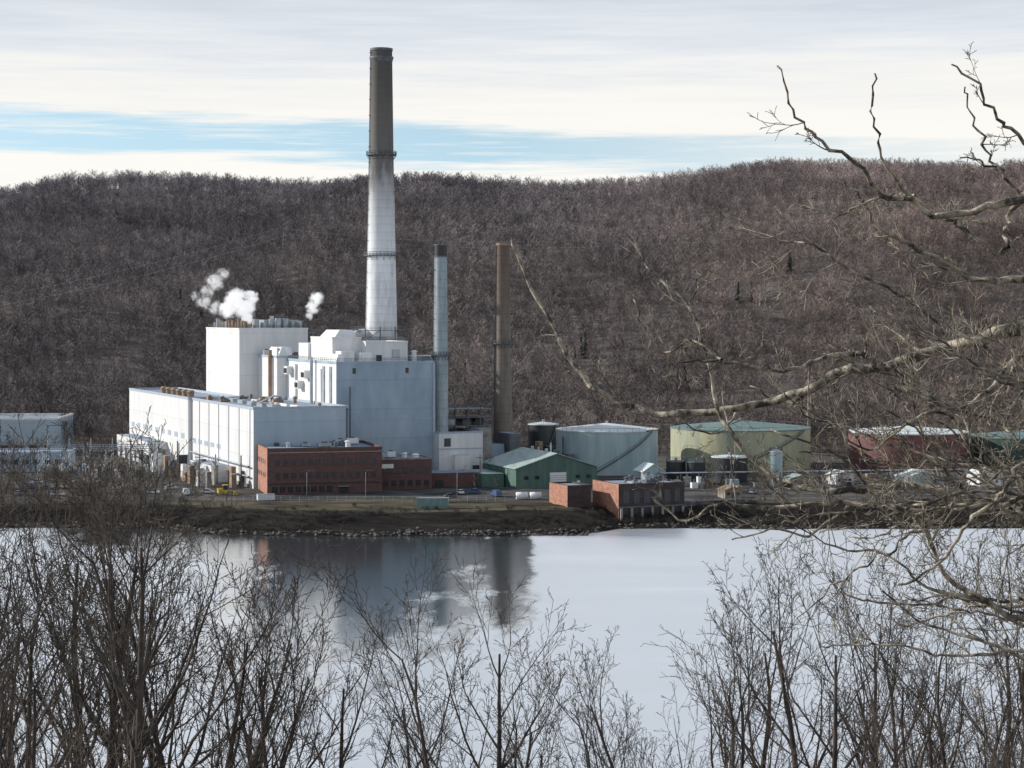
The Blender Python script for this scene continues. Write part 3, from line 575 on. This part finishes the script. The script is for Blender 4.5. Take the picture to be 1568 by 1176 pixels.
def pylon(x,D,h):
    z=H(x,D); b=MB('transmission_tower',(x,D,z)); k='steel'
    for sx in(-1,1):
        for sy in(-1,1): b.beam((sx*2,sy*2,0),(sx*0.4,sy*0.4,h),0.07,k)
    for i in range(8):
        z0=h*i/8;z1=h*(i+1)/8;w0=2-1.6*i/8;w1=2-1.6*(i+1)/8
        for sy in(-1,1): b.beam((-w0,sy*w0,z0),(w1,sy*w1,z1),0.035,k); b.beam((w0,sy*w0,z0),(-w1,sy*w1,z1),0.035,k)
    for z2 in(h*0.8,h*0.97): b.beam((-4,0,z2),(4,0,z2),0.07,k); b.beam((-4,0,z2),(0,0,z2+1.2),0.04,k); b.beam((4,0,z2),(0,0,z2+1.2),0.04,k)
    b.done(); return z+h
P=[(-330,1040,36),(-150,1330,24),(65,1250,24),(240,1300,24)]
tops=[(x,D,pylon(x,D,h)) for x,D,h in P]
b=MB('power_lines')
for i in range(len(tops)-1):
    a=Vector(tops[i]);c=Vector(tops[i+1])
    for dz,dx in((0,-4),(-4,4)):
        pts=[]
        for j in range(17):
            t=j/16; p=a.lerp(c,t)+Vector((dx,0,dz-5*4*t*(1-t))); pts.append(p)
        b.tube(pts,[0.055]*17,'galv',3)
b.done()
# ------------------------------------------------------------ trees
def grow(b,p,d,L,r,lvl,P,rn,k):
    nseg=P['seg'][lvl]; pts=[p.copy()]; rad=[r]; q=p.copy(); d=d.normalized(); dirs=[d.copy()]
    for i in range(nseg):
        j=P['jit'][lvl]
        d=(d+Vector((rn.gauss(0,j),rn.gauss(0,j),rn.gauss(0,j)+P['up'][lvl]))).normalized()
        q=q+d*(L/nseg); pts.append(q.copy()); dirs.append(d.copy())
        t=(i+1)/nseg; rad.append(max(P['rmin'],r*(1-t*P['taper'][lvl])))
    b.tube(pts,rad,k,P['sides'][lvl])
    if lvl+1<len(P['seg']):
        n=P['n'][lvl]; n=max(1,int(n*rn.uniform(0.8,1.2)))
        ph=rn.uniform(0,6.28)
        for i in range(n):
            t=P['t0'][lvl]+(1-P['t0'][lvl])*(i+rn.random())/n; t=min(t,0.999)
            a=t*nseg; i0=int(a); f=a-i0; c=pts[i0].lerp(pts[i0+1],f); dd=dirs[i0+1]
            ph+=2.4+rn.uniform(-0.5,0.5)
            s=dd.cross(Vector((0.3,0.2,1)));
            if s.length<1e-3: s=Vector((1,0,0))
            s.normalize(); s2=dd.cross(s); side=s*math.cos(ph)+s2*math.sin(ph)
            ang=math.radians(rn.uniform(*P['ang'][lvl])); nd=dd*math.cos(ang)+side*math.sin(ang)
            rr=rad[i0]*P['rr'][lvl]*rn.uniform(0.7,1.0)
            grow(b,c,nd,L*P['lr'][lvl]*rn.uniform(0.6,1.15)*(1.15-0.55*t),max(rr,P['rmin']),lvl+1,P,rn,k)
BIG=dict(seg=[9,7,6,4,3],jit=[.07,.10,.12,.14,.17],up=[.05,.11,.09,.06,.04],taper=[.80,.85,.85,.8,.5],sides=[7,5,4,3,3],n=[9,7,5,3],t0=[.32,.22,.15,.1],ang=[(20,40),(22,46),(22,50),(22,55)],rr=[.62,.58,.5,.55],lr=[.58,.5,.47,.5],rmin=.012)
def bigtree(seed,stems=1):
    rn=random.Random(seed); b=MB('t')
    if stems==1: grow(b,Vector((0,0,0)),Vector((rn.gauss(0,.05),rn.gauss(0,.05),1)),18,0.30,0,BIG,rn,'bark')
    else:
        for i in range(stems):
            a=i*6.28/stems+rn.random(); grow(b,Vector((0.2*math.cos(a),0.2*math.sin(a),0)),Vector((math.cos(a)*.28,math.sin(a)*.28,1)),18*rn.uniform(.8,1),0.23,0,BIG,rn,'bark')
    me=b.mesh(); zmax=max(v[2] for v in b.v); return me,zmax
protos=[bigtree(11),bigtree(12),bigtree(13),bigtree(14,2),bigtree(15,2),bigtree(16)]
rn=random.Random(77)
TL=[(-45,650,118),(-20,660,95),(25,670,112),(55,670,125),(85,660,108),(40,850,58),(120,650,130),(150,680,104),(180,680,120),(205,635,86),(235,630,116),(262,605,100),(300,660,110),(335,770,96),(380,860,104),(430,850,100),(500,920,118),(715,805,76),(765,850,104),(640,930,112),(860,1010,125),(945,970,125),(1040,850,96),(1095,890,84),(1150,820,104),(1235,810,92),(1275,840,80),(1330,840,104),(1370,860,84),(1400,820,96),(1470,800,92),(1500,850,78),(1540,780,104),(1600,770,90)]
for i,(px,ty,D) in enumerate(TL):
    me,zm=protos[4] if px==715 else protos[(i*5+i//3)%6]
    x=X(px,D); zg=H(x,D)-0.4; s_=(Z(ty,D)-zg)/zm
    o=bpy.data.objects.new('bare_tree',me); scene.collection.objects.link(o); o.location=(x,D,zg); o.scale=(s_*1.02,s_*1.02,s_); o.rotation_euler=(0,0,rn.uniform(0,6.28))
def scatter(name,pts,objs,smin,smax):
    col=bpy.data.collections.new(name+'_kinds')
    for o in objs: col.objects.link(o)
    me=bpy.data.meshes.new(name); me.from_pydata(pts,[],[]); ob=bpy.data.objects.new(name,me); scene.collection.objects.link(ob)
    ng=bpy.data.node_groups.new(name,'GeometryNodeTree'); ng.interface.new_socket('Geometry',in_out='INPUT',socket_type='NodeSocketGeometry'); ng.interface.new_socket('Geometry',in_out='OUTPUT',socket_type='NodeSocketGeometry')
    gi=ng.nodes.new('NodeGroupInput'); go=ng.nodes.new('NodeGroupOutput'); ip=ng.nodes.new('GeometryNodeInstanceOnPoints'); ci=ng.nodes.new('GeometryNodeCollectionInfo')
    ci.inputs['Collection'].default_value=col; ci.inputs['Separate Children'].default_value=True; ci.inputs['Reset Children'].default_value=True
    rv=ng.nodes.new('FunctionNodeRandomValue'); rv.data_type='FLOAT_VECTOR'; rv.inputs[0].default_value=(-.07,-.07,0); rv.inputs[1].default_value=(.07,.07,6.28)
    rs=ng.nodes.new('FunctionNodeRandomValue'); rs.data_type='FLOAT'; rs.inputs[2].default_value=smin; rs.inputs[3].default_value=smax; rs.inputs['Seed'].default_value=5
    l=ng.links; l.new(gi.outputs[0],ip.inputs['Points']); l.new(ci.outputs[0],ip.inputs['Instance']); ip.inputs['Pick Instance'].default_value=True
    l.new(rv.outputs[0],ip.inputs['Rotation']); l.new(rs.outputs[1],ip.inputs['Scale']); l.new(ip.outputs[0],go.inputs[0])
    md=ob.modifiers.new('scatter','NODES'); md.node_group=ng; return ob
FAR=dict(seg=[3,2,1],jit=[.06,.14,.15],up=[.03,.08,.06],taper=[.8,.75,.7],sides=[3,2,2],n=[12,9],t0=[.35,.2],ang=[(30,65),(25,60)],rr=[.5,.7],lr=[.48,.5],rmin=.065)
def farobj(seed,k,P=FAR,Hh=11,r=.2):
    rn=random.Random(seed); b=MB('far_tree'); grow(b,Vector((0,0,0)),Vector((0,0,1)),Hh,r,0,P,rn,k); return bpy.data.objects.new('tree_kind',b.mesh())
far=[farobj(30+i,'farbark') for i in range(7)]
pts=[]; rn=random.Random(3)
while len(pts)<20000:
    D=math.sqrt(rn.uniform(868**2,1770**2)); x=rn.uniform(-1,1)*(0.27*D+35)
    if noise.noise(Vector((x*0.012,D*0.012,3)))<-0.25 and rn.random()<0.4: continue
    pts.append((x,D,H(x,D)-0.3))
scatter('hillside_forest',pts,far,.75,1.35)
def conifer():
    b=MB('conifer'); rn=random.Random(8); b.tube([Vector((0,0,0)),Vector((0,0,12))],[.2,.04],'wood',5)
    for i in range(16):
        z=1.5+i*0.65; R=3.0*(1-z/12.6)
        for j in range(11):
            a=rn.uniform(0,6.28); e=Vector((math.cos(a)*R,math.sin(a)*R,z-0.5)); s=Vector((-math.sin(a),math.cos(a),0))*0.5
            c=Vector((0,0,z+0.4)); mm=c.lerp(e,0.6); b.add([tuple(c),tuple(mm+s),tuple(e),tuple(mm-s)],[(0,1,2,3)],'conifer')
    return bpy.data.objects.new('conifer_kind',b.mesh())
pts=[]
for i in range(60):
    D=rn.uniform(900,1700); x=rn.uniform(-.27,.27)*D
    for j in range(rn.choice([1,1,2,4])):
        xx=x+rn.gauss(0,9); dd=D+rn.gauss(0,9); pts.append((xx,dd,H(xx,dd)-.3))
scatter('hillside_conifers',pts,[conifer()],.8,1.25)
pts=[]
for i in range(420):
    D=rn.uniform(800,872); x=rn.uniform(-.28,.28)*D; pts.append((x,D,6))
for i in range(150):
    D=rn.uniform(628,700); x=X(rn.uniform(-60,330),D); 
    pts.append((x,D,H(x,D)-.3))
for i in range(130):
    D=rn.uniform(640,740); x=X(rn.uniform(1080,1640),D); pts.append((x,D,H(x,D)-.3))
for i in range(18):
    D=rn.uniform(650,790); x=X(rn.uniform(690,760),D); pts.append((x,D,H(x,D)-.3))
scatter('riverside_scrub_trees',pts,[farobj(60+i,'barkwarm',Hh=12) for i in range(4)],.3,.8)
SH=dict(seg=[3,2,2],jit=[.15,.2,.2],up=[.05,.05,0],taper=[.6,.6,.6],sides=[3,2,2],n=[6,4],t0=[.1,.1],ang=[(25,60),(25,60)],rr=[.7,.7],lr=[.6,.5],rmin=.03)
def bush(seed):
    rn=random.Random(seed); b=MB('bush')
    for i in range(8): grow(b,Vector((rn.gauss(0,.5),rn.gauss(0,.5),0)),Vector((rn.gauss(0,.5),rn.gauss(0,.5),1)),2.0,.05,0,SH,rn,'barkbrush')
    return bpy.data.objects.new('bush_kind',b.mesh())
pts=[]
for i in range(2400):
    x=rn.uniform(-190,190); D=shore(x)+min(32,abs(rn.gauss(0,14)))+4
    if -95<x<20 and noise.noise(Vector((x*0.06,D*0.06,0)))<-0.1: continue
    pts.append((x,D,H(x,D)-.1))
scatter('riverbank_brush',pts,[bush(i) for i in range(4)],.25,.7)
YG=dict(BIG); YG.update(seg=[8,6,4,3],jit=[.08,.12,.14,.16],up=[.05,.12,.08,.05],taper=[.85,.85,.8,.5],sides=[5,4,3,3],n=[10,6,4],t0=[.25,.2,.1],ang=[(18,38),(20,45),(25,50)],rr=[.5,.55,.6],lr=[.42,.5,.5],rmin=.009)
young=[]
for i in range(5):
    b=MB('young'); grow(b,Vector((0,0,0)),Vector((0,0,1)),11,.085,0,YG,random.Random(90+i),'barkwarm'); young.append(bpy.data.objects.new('young_tree_kind',b.mesh()))
pts=[]
for i in range(60):
    D=rn.uniform(76,115); px=rn.uniform(-80,1650); x=X(px,D); pts.append((x,D,H(x,D)))
for i in range(75):
    D=rn.uniform(66,90); px=rn.choice([rn.gauss(1550,90),rn.gauss(1550,80),rn.gauss(1300,120),rn.uniform(-60,380)]); x=X(px,D); pts.append((x,D,H(x,D)))
scatter('riverside_thicket',pts,young,.6,.95)
# ------------------------------------------------------------ overhanging tree at the overlook
b=MB('overhanging_tree'); rn=random.Random(21)
TW=dict(seg=[6,4,3],jit=[.10,.12,.14],up=[.05,.05,.03],taper=[.75,.7,.5],sides=[4,3,3],n=[5,4],t0=[.2,.2],ang=[(22,50),(25,55)],rr=[.6,.7],lr=[.55,.55],rmin=.0021)
def smooth(P,sub=5):
    out=[]
    for i in range(len(P)-1):
        p0=P[max(i-1,0)];p1=P[i];p2=P[i+1];p3=P[min(i+2,len(P)-1)]
        for j in range(sub):
            t=j/sub; out.append(tuple(0.5*((2*b_)+(-a_+c_)*t+(2*a_-5*b_+4*c_-d_)*t*t+(-a_+3*b_-3*c_+d_)*t**3) for a_,b_,c_,d_ in zip(p0,p1,p2,p3)))
    out.append(P[-1]); return out
def limb(pp,w0,w1,D0,D1,tw=8,tl=0.6,start=0.1):
    n=len(pp); Q=[(p[0],p[1],D0+(D1-D0)*i/(n-1)) for i,p in enumerate(pp)]
    Q=smooth(Q); pts=[W(*q)+Vector((rn.gauss(0,.006),rn.gauss(0,.05),rn.gauss(0,.006))) for q in Q]; m_=len(pts)
    rad=[max(0.0024,(w0+(w1-w0)*(i/(m_-1))**0.75)*0.48*Q[i][2]/F*rn.uniform(.85,1.18)) for i in range(m_)]
    b.tube(pts,rad,'barknear',8)
    for i in range(tw):
        t=rn.uniform(start,0.98); k=int(t*(m_-2)); d=(pts[k+1]-pts[k]).normalized()
        s=Vector((rn.gauss(0,1),rn.gauss(0,1),rn.gauss(0.25,1))); s=(s-d*s.dot(d)).normalized(); a=math.radians(rn.uniform(30,65))
        grow(b,pts[k],d*math.cos(a)+s*math.sin(a),tl*rn.uniform(.4,1.2),max(rad[k]*rn.uniform(.3,.5),.003),0,TW,rn,'barknear')
limb([(1950,560),(1750,520),(1568,505),(1490,522),(1400,546),(1345,565),(1290,568),(1230,600),(1130,625),(1020,633),(960,620),(905,590),(870,545),(840,490),(808,430),(783,368)],25,4,14,16.5,14,.35)
limb([(1345,565),(1328,546),(1310,542),(1260,548),(1210,567),(1150,560),(1090,552),(1040,556)],11,3.5,14.6,14,8,.4)
limb([(1950,380),(1700,300),(1568,305),(1500,322),(1430,330),(1395,305),(1350,298),(1310,250),(1250,210),(1215,170),(1193,98)],17,3,13,12,3,.25,.5)
limb([(1430,330),(1375,280),(1348,230),(1336,170),(1343,113)],7,3,12.6,12,1,.2)
limb([(1400,300),(1340,305),(1300,325),(1265,335)],6,2.5,12.6,12.5,3,.2)
limb([(1900,420),(1680,330),(1568,218),(1530,180),(1500,140),(1457,98)],10,3,13,12,3,.25)
limb([(1568,300),(1530,262),(1505,222),(1487,170),(1478,135)],6,2.5,13,12.5,2,.2)
limb([(1530,262),(1500,245),(1470,240)],4,2,12.8,12.6,2,.15)
limb([(1950,480),(1700,430),(1568,428),(1500,430),(1460,410),(1395,375),(1345,345),(1318,300),(1285,275)],16,3,13.5,12.6,8,.35)
limb([(1640,280),(1550,320),(1540,370),(1522,388),(1470,345),(1440,330)],8,5,13,12.8,4,.3)
limb([(1950,560),(1700,500),(1568,542),(1520,590),(1475,625),(1440,620),(1400,600),(1370,560)],12,3,13.5,12.8,9,.4)
limb([(1950,820),(1700,800),(1568,790),(1480,762),(1400,745),(1300,750),(1210,745),(1150,700),(1105,640),(1085,560),(1055,470),(1010,428),(985,402)],17,3,14,15.5,12,.45)
limb([(1055,470),(1075,420),(1100,400)],3,2,15.3,15.2,3,.2)
limb([(1130,625),(1100,665),(1040,650),(990,660)],4,2,15.8,15.5,5,.3)
limb([(1100,552),(1060,520),(1020,540),(985,500),(970,450)],4,2,14,14.3,6,.3)
limb([(1940,840),(1700,840),(1568,800),(1500,775),(1430,782),(1290,770),(1180,778),(1100,772),(1050,800),(1000,760)],14,3,13.6,14.5,12,.45)
limb([(1950,960),(1700,970),(1568,950),(1500,915),(1445,875),(1410,800),(1340,760),(1290,700),(1180,660)],15,3,13,13.5,14,.5)
limb([(1940,700),(1700,690),(1568,712),(1530,760),(1480,800),(1440,860),(1380,900)],12,3.5,13,12.7,10,.45)
limb([(1568,790),(1500,720),(1460,640),(1400,640),(1330,690),(1270,640)],8,2.5,13.6,13.4,10,.4)
limb([(1480,762),(1420,680),(1390,600),(1350,520)],6,2,13.8,13.5,8,.4)
limb([(1400,745),(1340,720),(1300,660),(1240,640),(1200,600)],7,2,14.2,14,8,.4)
limb([(1300,770),(1240,820),(1180,810),(1120,830)],6,2,14.2,14,7,.4)
limb([(1600,560),(1540,640),(1560,700),(1500,740),(1440,700)],7,2,13.3,13,8,.4)
limb([(1950,1120),(1700,1080),(1568,1010),(1500,980),(1420,960),(1350,905)],10,2.5,13,12.8,12,.5)
limb([(1500,915),(1420,900),(1360,850),(1280,840),(1200,790)],7,2,13.2,13.4,10,.5)
for i in range(18):
    y0=rn.uniform(560,1000); px=1640; py=y0; pp=[(1900,y0+rn.uniform(-40,60)),(px,py)]; sl=rn.uniform(-.25,.15)
    for j in range(rn.randint(4,8)):
        px-=rn.uniform(45,80); sl+=rn.gauss(-.02,.22); py+=sl*60; pp.append((px,py))
    D0=rn.uniform(12.5,15); limb(pp,rn.uniform(6,10),2.2,D0,D0+rn.uniform(-1,1),rn.randint(8,12),.5,.25)
tx=X(1950,13.5)
tz=H(tx,13.5)
b.tube([Vector((tx+.1,13.6,tz-.3)),Vector((tx+.05,13.5,tz+3)),Vector((tx,13.5,64.2)),Vector((tx,13.5,65.6)),Vector((tx-.1,13.4,66.6)),Vector((tx+.2,13.2,69)),Vector((tx+.1,13.3,73))],[.3,.24,.21,.18,.15,.12,.06],'barknear',10)
for i in range(6):
    grow(b,Vector((tx+.1,13.3,67+i)),Vector((rn.uniform(.3,1),rn.uniform(-1,1),.8)),2.5,.05,0,TW,rn,'barknear')
b.done()
# ------------------------------------------------------------ sky / light / camera
w=bpy.data.worlds.new('World'); scene.world=w; w.use_nodes=True; nt=w.node_tree; L=nt.links; bg=nt.nodes['Background']
EL=math.radians(24); AZ=math.radians(-76)
sky=N(nt,'ShaderNodeTexSky'); sky.sky_type='NISHITA'; sky.sun_disc=False; sky.sun_elevation=EL; sky.sun_rotation=AZ; sky.air_density=1; sky.dust_density=0.3; sky.ozone_density=3
tc=N(nt,'ShaderNodeTexCoord'); s=N(nt,'ShaderNodeSeparateXYZ'); L.new(tc.outputs['Generated'],s.inputs[0])
va=N(nt,'ShaderNodeVectorMath',operation='ADD'); L.new(tc.outputs['Generated'],va.inputs[0]); va.inputs[1].default_value=(0,0,0.15)
vn=N(nt,'ShaderNodeVectorMath',operation='NORMALIZE'); L.new(va.outputs[0],vn.inputs[0]); L.new(vn.outputs[0],sky.inputs[0])
def wn(scale,detail,rough=.55):
    mp=N(nt,'ShaderNodeMapping'); mp.inputs['Scale'].default_value=scale; L.new(tc.outputs['Generated'],mp.inputs[0])
    n=N(nt,'ShaderNodeTexNoise'); n.inputs['Scale'].default_value=1; n.inputs['Detail'].default_value=detail; n.inputs['Roughness'].default_value=rough; L.new(mp.outputs[0],n.inputs[0]); return n.outputs[0]
def mt(op,a,b_=None,c=None,clamp=False):
    n=N(nt,'ShaderNodeMath',operation=op); n.use_clamp=clamp
    for i,v in enumerate((a,b_,c)):
        if v is None: continue
        if hasattr(v,'is_linked'): L.new(v,n.inputs[i])
        else: n.inputs[i].default_value=v
    return n.outputs[0]
na=wn((9,9,170),7,.6); nb=wn((4,4,50),5,.6); nc=wn((12,12,260),8,.68)
zz=mt('ADD',s.outputs['Z'],mt('MULTIPLY_ADD',s.outputs['X'],0.031,0.0079))
z1=mt('ADD',zz,mt('MULTIPLY_ADD',na,0.026,-0.013))
z2=mt('ADD',mt('ADD',s.outputs['Z'],mt('MULTIPLY_ADD',nb,0.07,-0.035)),mt('MULTIPLY_ADD',nc,0.04,-0.02))
K=10
cl=ramp(nt,[(0.0,(.92,.91,.88)),(0.14,(1.0,.98,.93)),(0.20,(.97,.95,.90)),(0.235,(.90,.90,.89)),(0.265,(.77,.81,.86)),(0.31,(.65,.70,.77)),(0.36,(.85,.89,.94)),(0.42,(1.12,1.15,1.19)),(0.62,(1.10,1.13,1.17)),(0.80,(.40,.46,.55)),(1.0,(.30,.37,.48))]); L.new(mt('MULTIPLY',z2,2.0),cl.inputs[0])
mr=ramp(nt,[(0.37,(0,0,0)),(0.40,(1,1,1)),(0.455,(1,1,1)),(0.485,(0,0,0))]); L.new(mt('MULTIPLY',z1,4.8),mr.inputs[0])
fade=N(nt,'ShaderNodeMapRange'); L.new(s.outputs['X'],fade.inputs[0]); fade.inputs[1].default_value=0.0; fade.inputs[2].default_value=0.22; fade.inputs[3].default_value=1; fade.inputs[4].default_value=0.0
mask=mt('MULTIPLY',mt('MULTIPLY',mr.outputs[0],mt('MULTIPLY_ADD',fade.outputs[0],0.62,0.23)),mt('MULTIPLY_ADD',nc,3.2,-0.6,True))
sc=N(nt,'ShaderNodeMixRGB',blend_type='MULTIPLY'); sc.inputs[0].default_value=1; L.new(cl.outputs[0],sc.inputs[1]); sc.inputs[2].default_value=(K,K,K,1)
sk=N(nt,'ShaderNodeMixRGB',blend_type='MULTIPLY'); sk.inputs[0].default_value=1; L.new(sky.outputs[0],sk.inputs[1]); sk.inputs[2].default_value=(2.3,2.2,1.75,1)
mx=N(nt,'ShaderNodeMixRGB'); L.new(mask,mx.inputs[0]); L.new(sc.outputs[0],mx.inputs[1]); L.new(sk.outputs[0],mx.inputs[2])
L.new(mx.outputs[0],bg.inputs[0]); bg.inputs[1].default_value=0.1
sd=bpy.data.lights.new('sun','SUN'); sd.energy=4.9; sd.angle=math.radians(0.6); sd.color=(1,.955,.885); so=bpy.data.objects.new('sun',sd); scene.collection.objects.link(so)
dirv=Vector((math.sin(AZ)*math.cos(EL),math.cos(AZ)*math.cos(EL),math.sin(EL))); so.rotation_euler=dirv.to_track_quat('Z','Y').to_euler(); so.location=(0,0,300)
cd=bpy.data.cameras.new('camera'); co=bpy.data.objects.new('camera',cd); scene.collection.objects.link(co); co.location=(0,0,CAMZ); co.rotation_euler=(math.radians(90),0,0)
cd.sensor_width=36; cd.lens=36*F/1568; cd.shift_y=-(588-YH)/1568; cd.clip_start=0.1; cd.clip_end=20000; scene.camera=co
scene.view_settings.view_transform='Standard'; scene.view_settings.look='None'; scene.view_settings.exposure=0
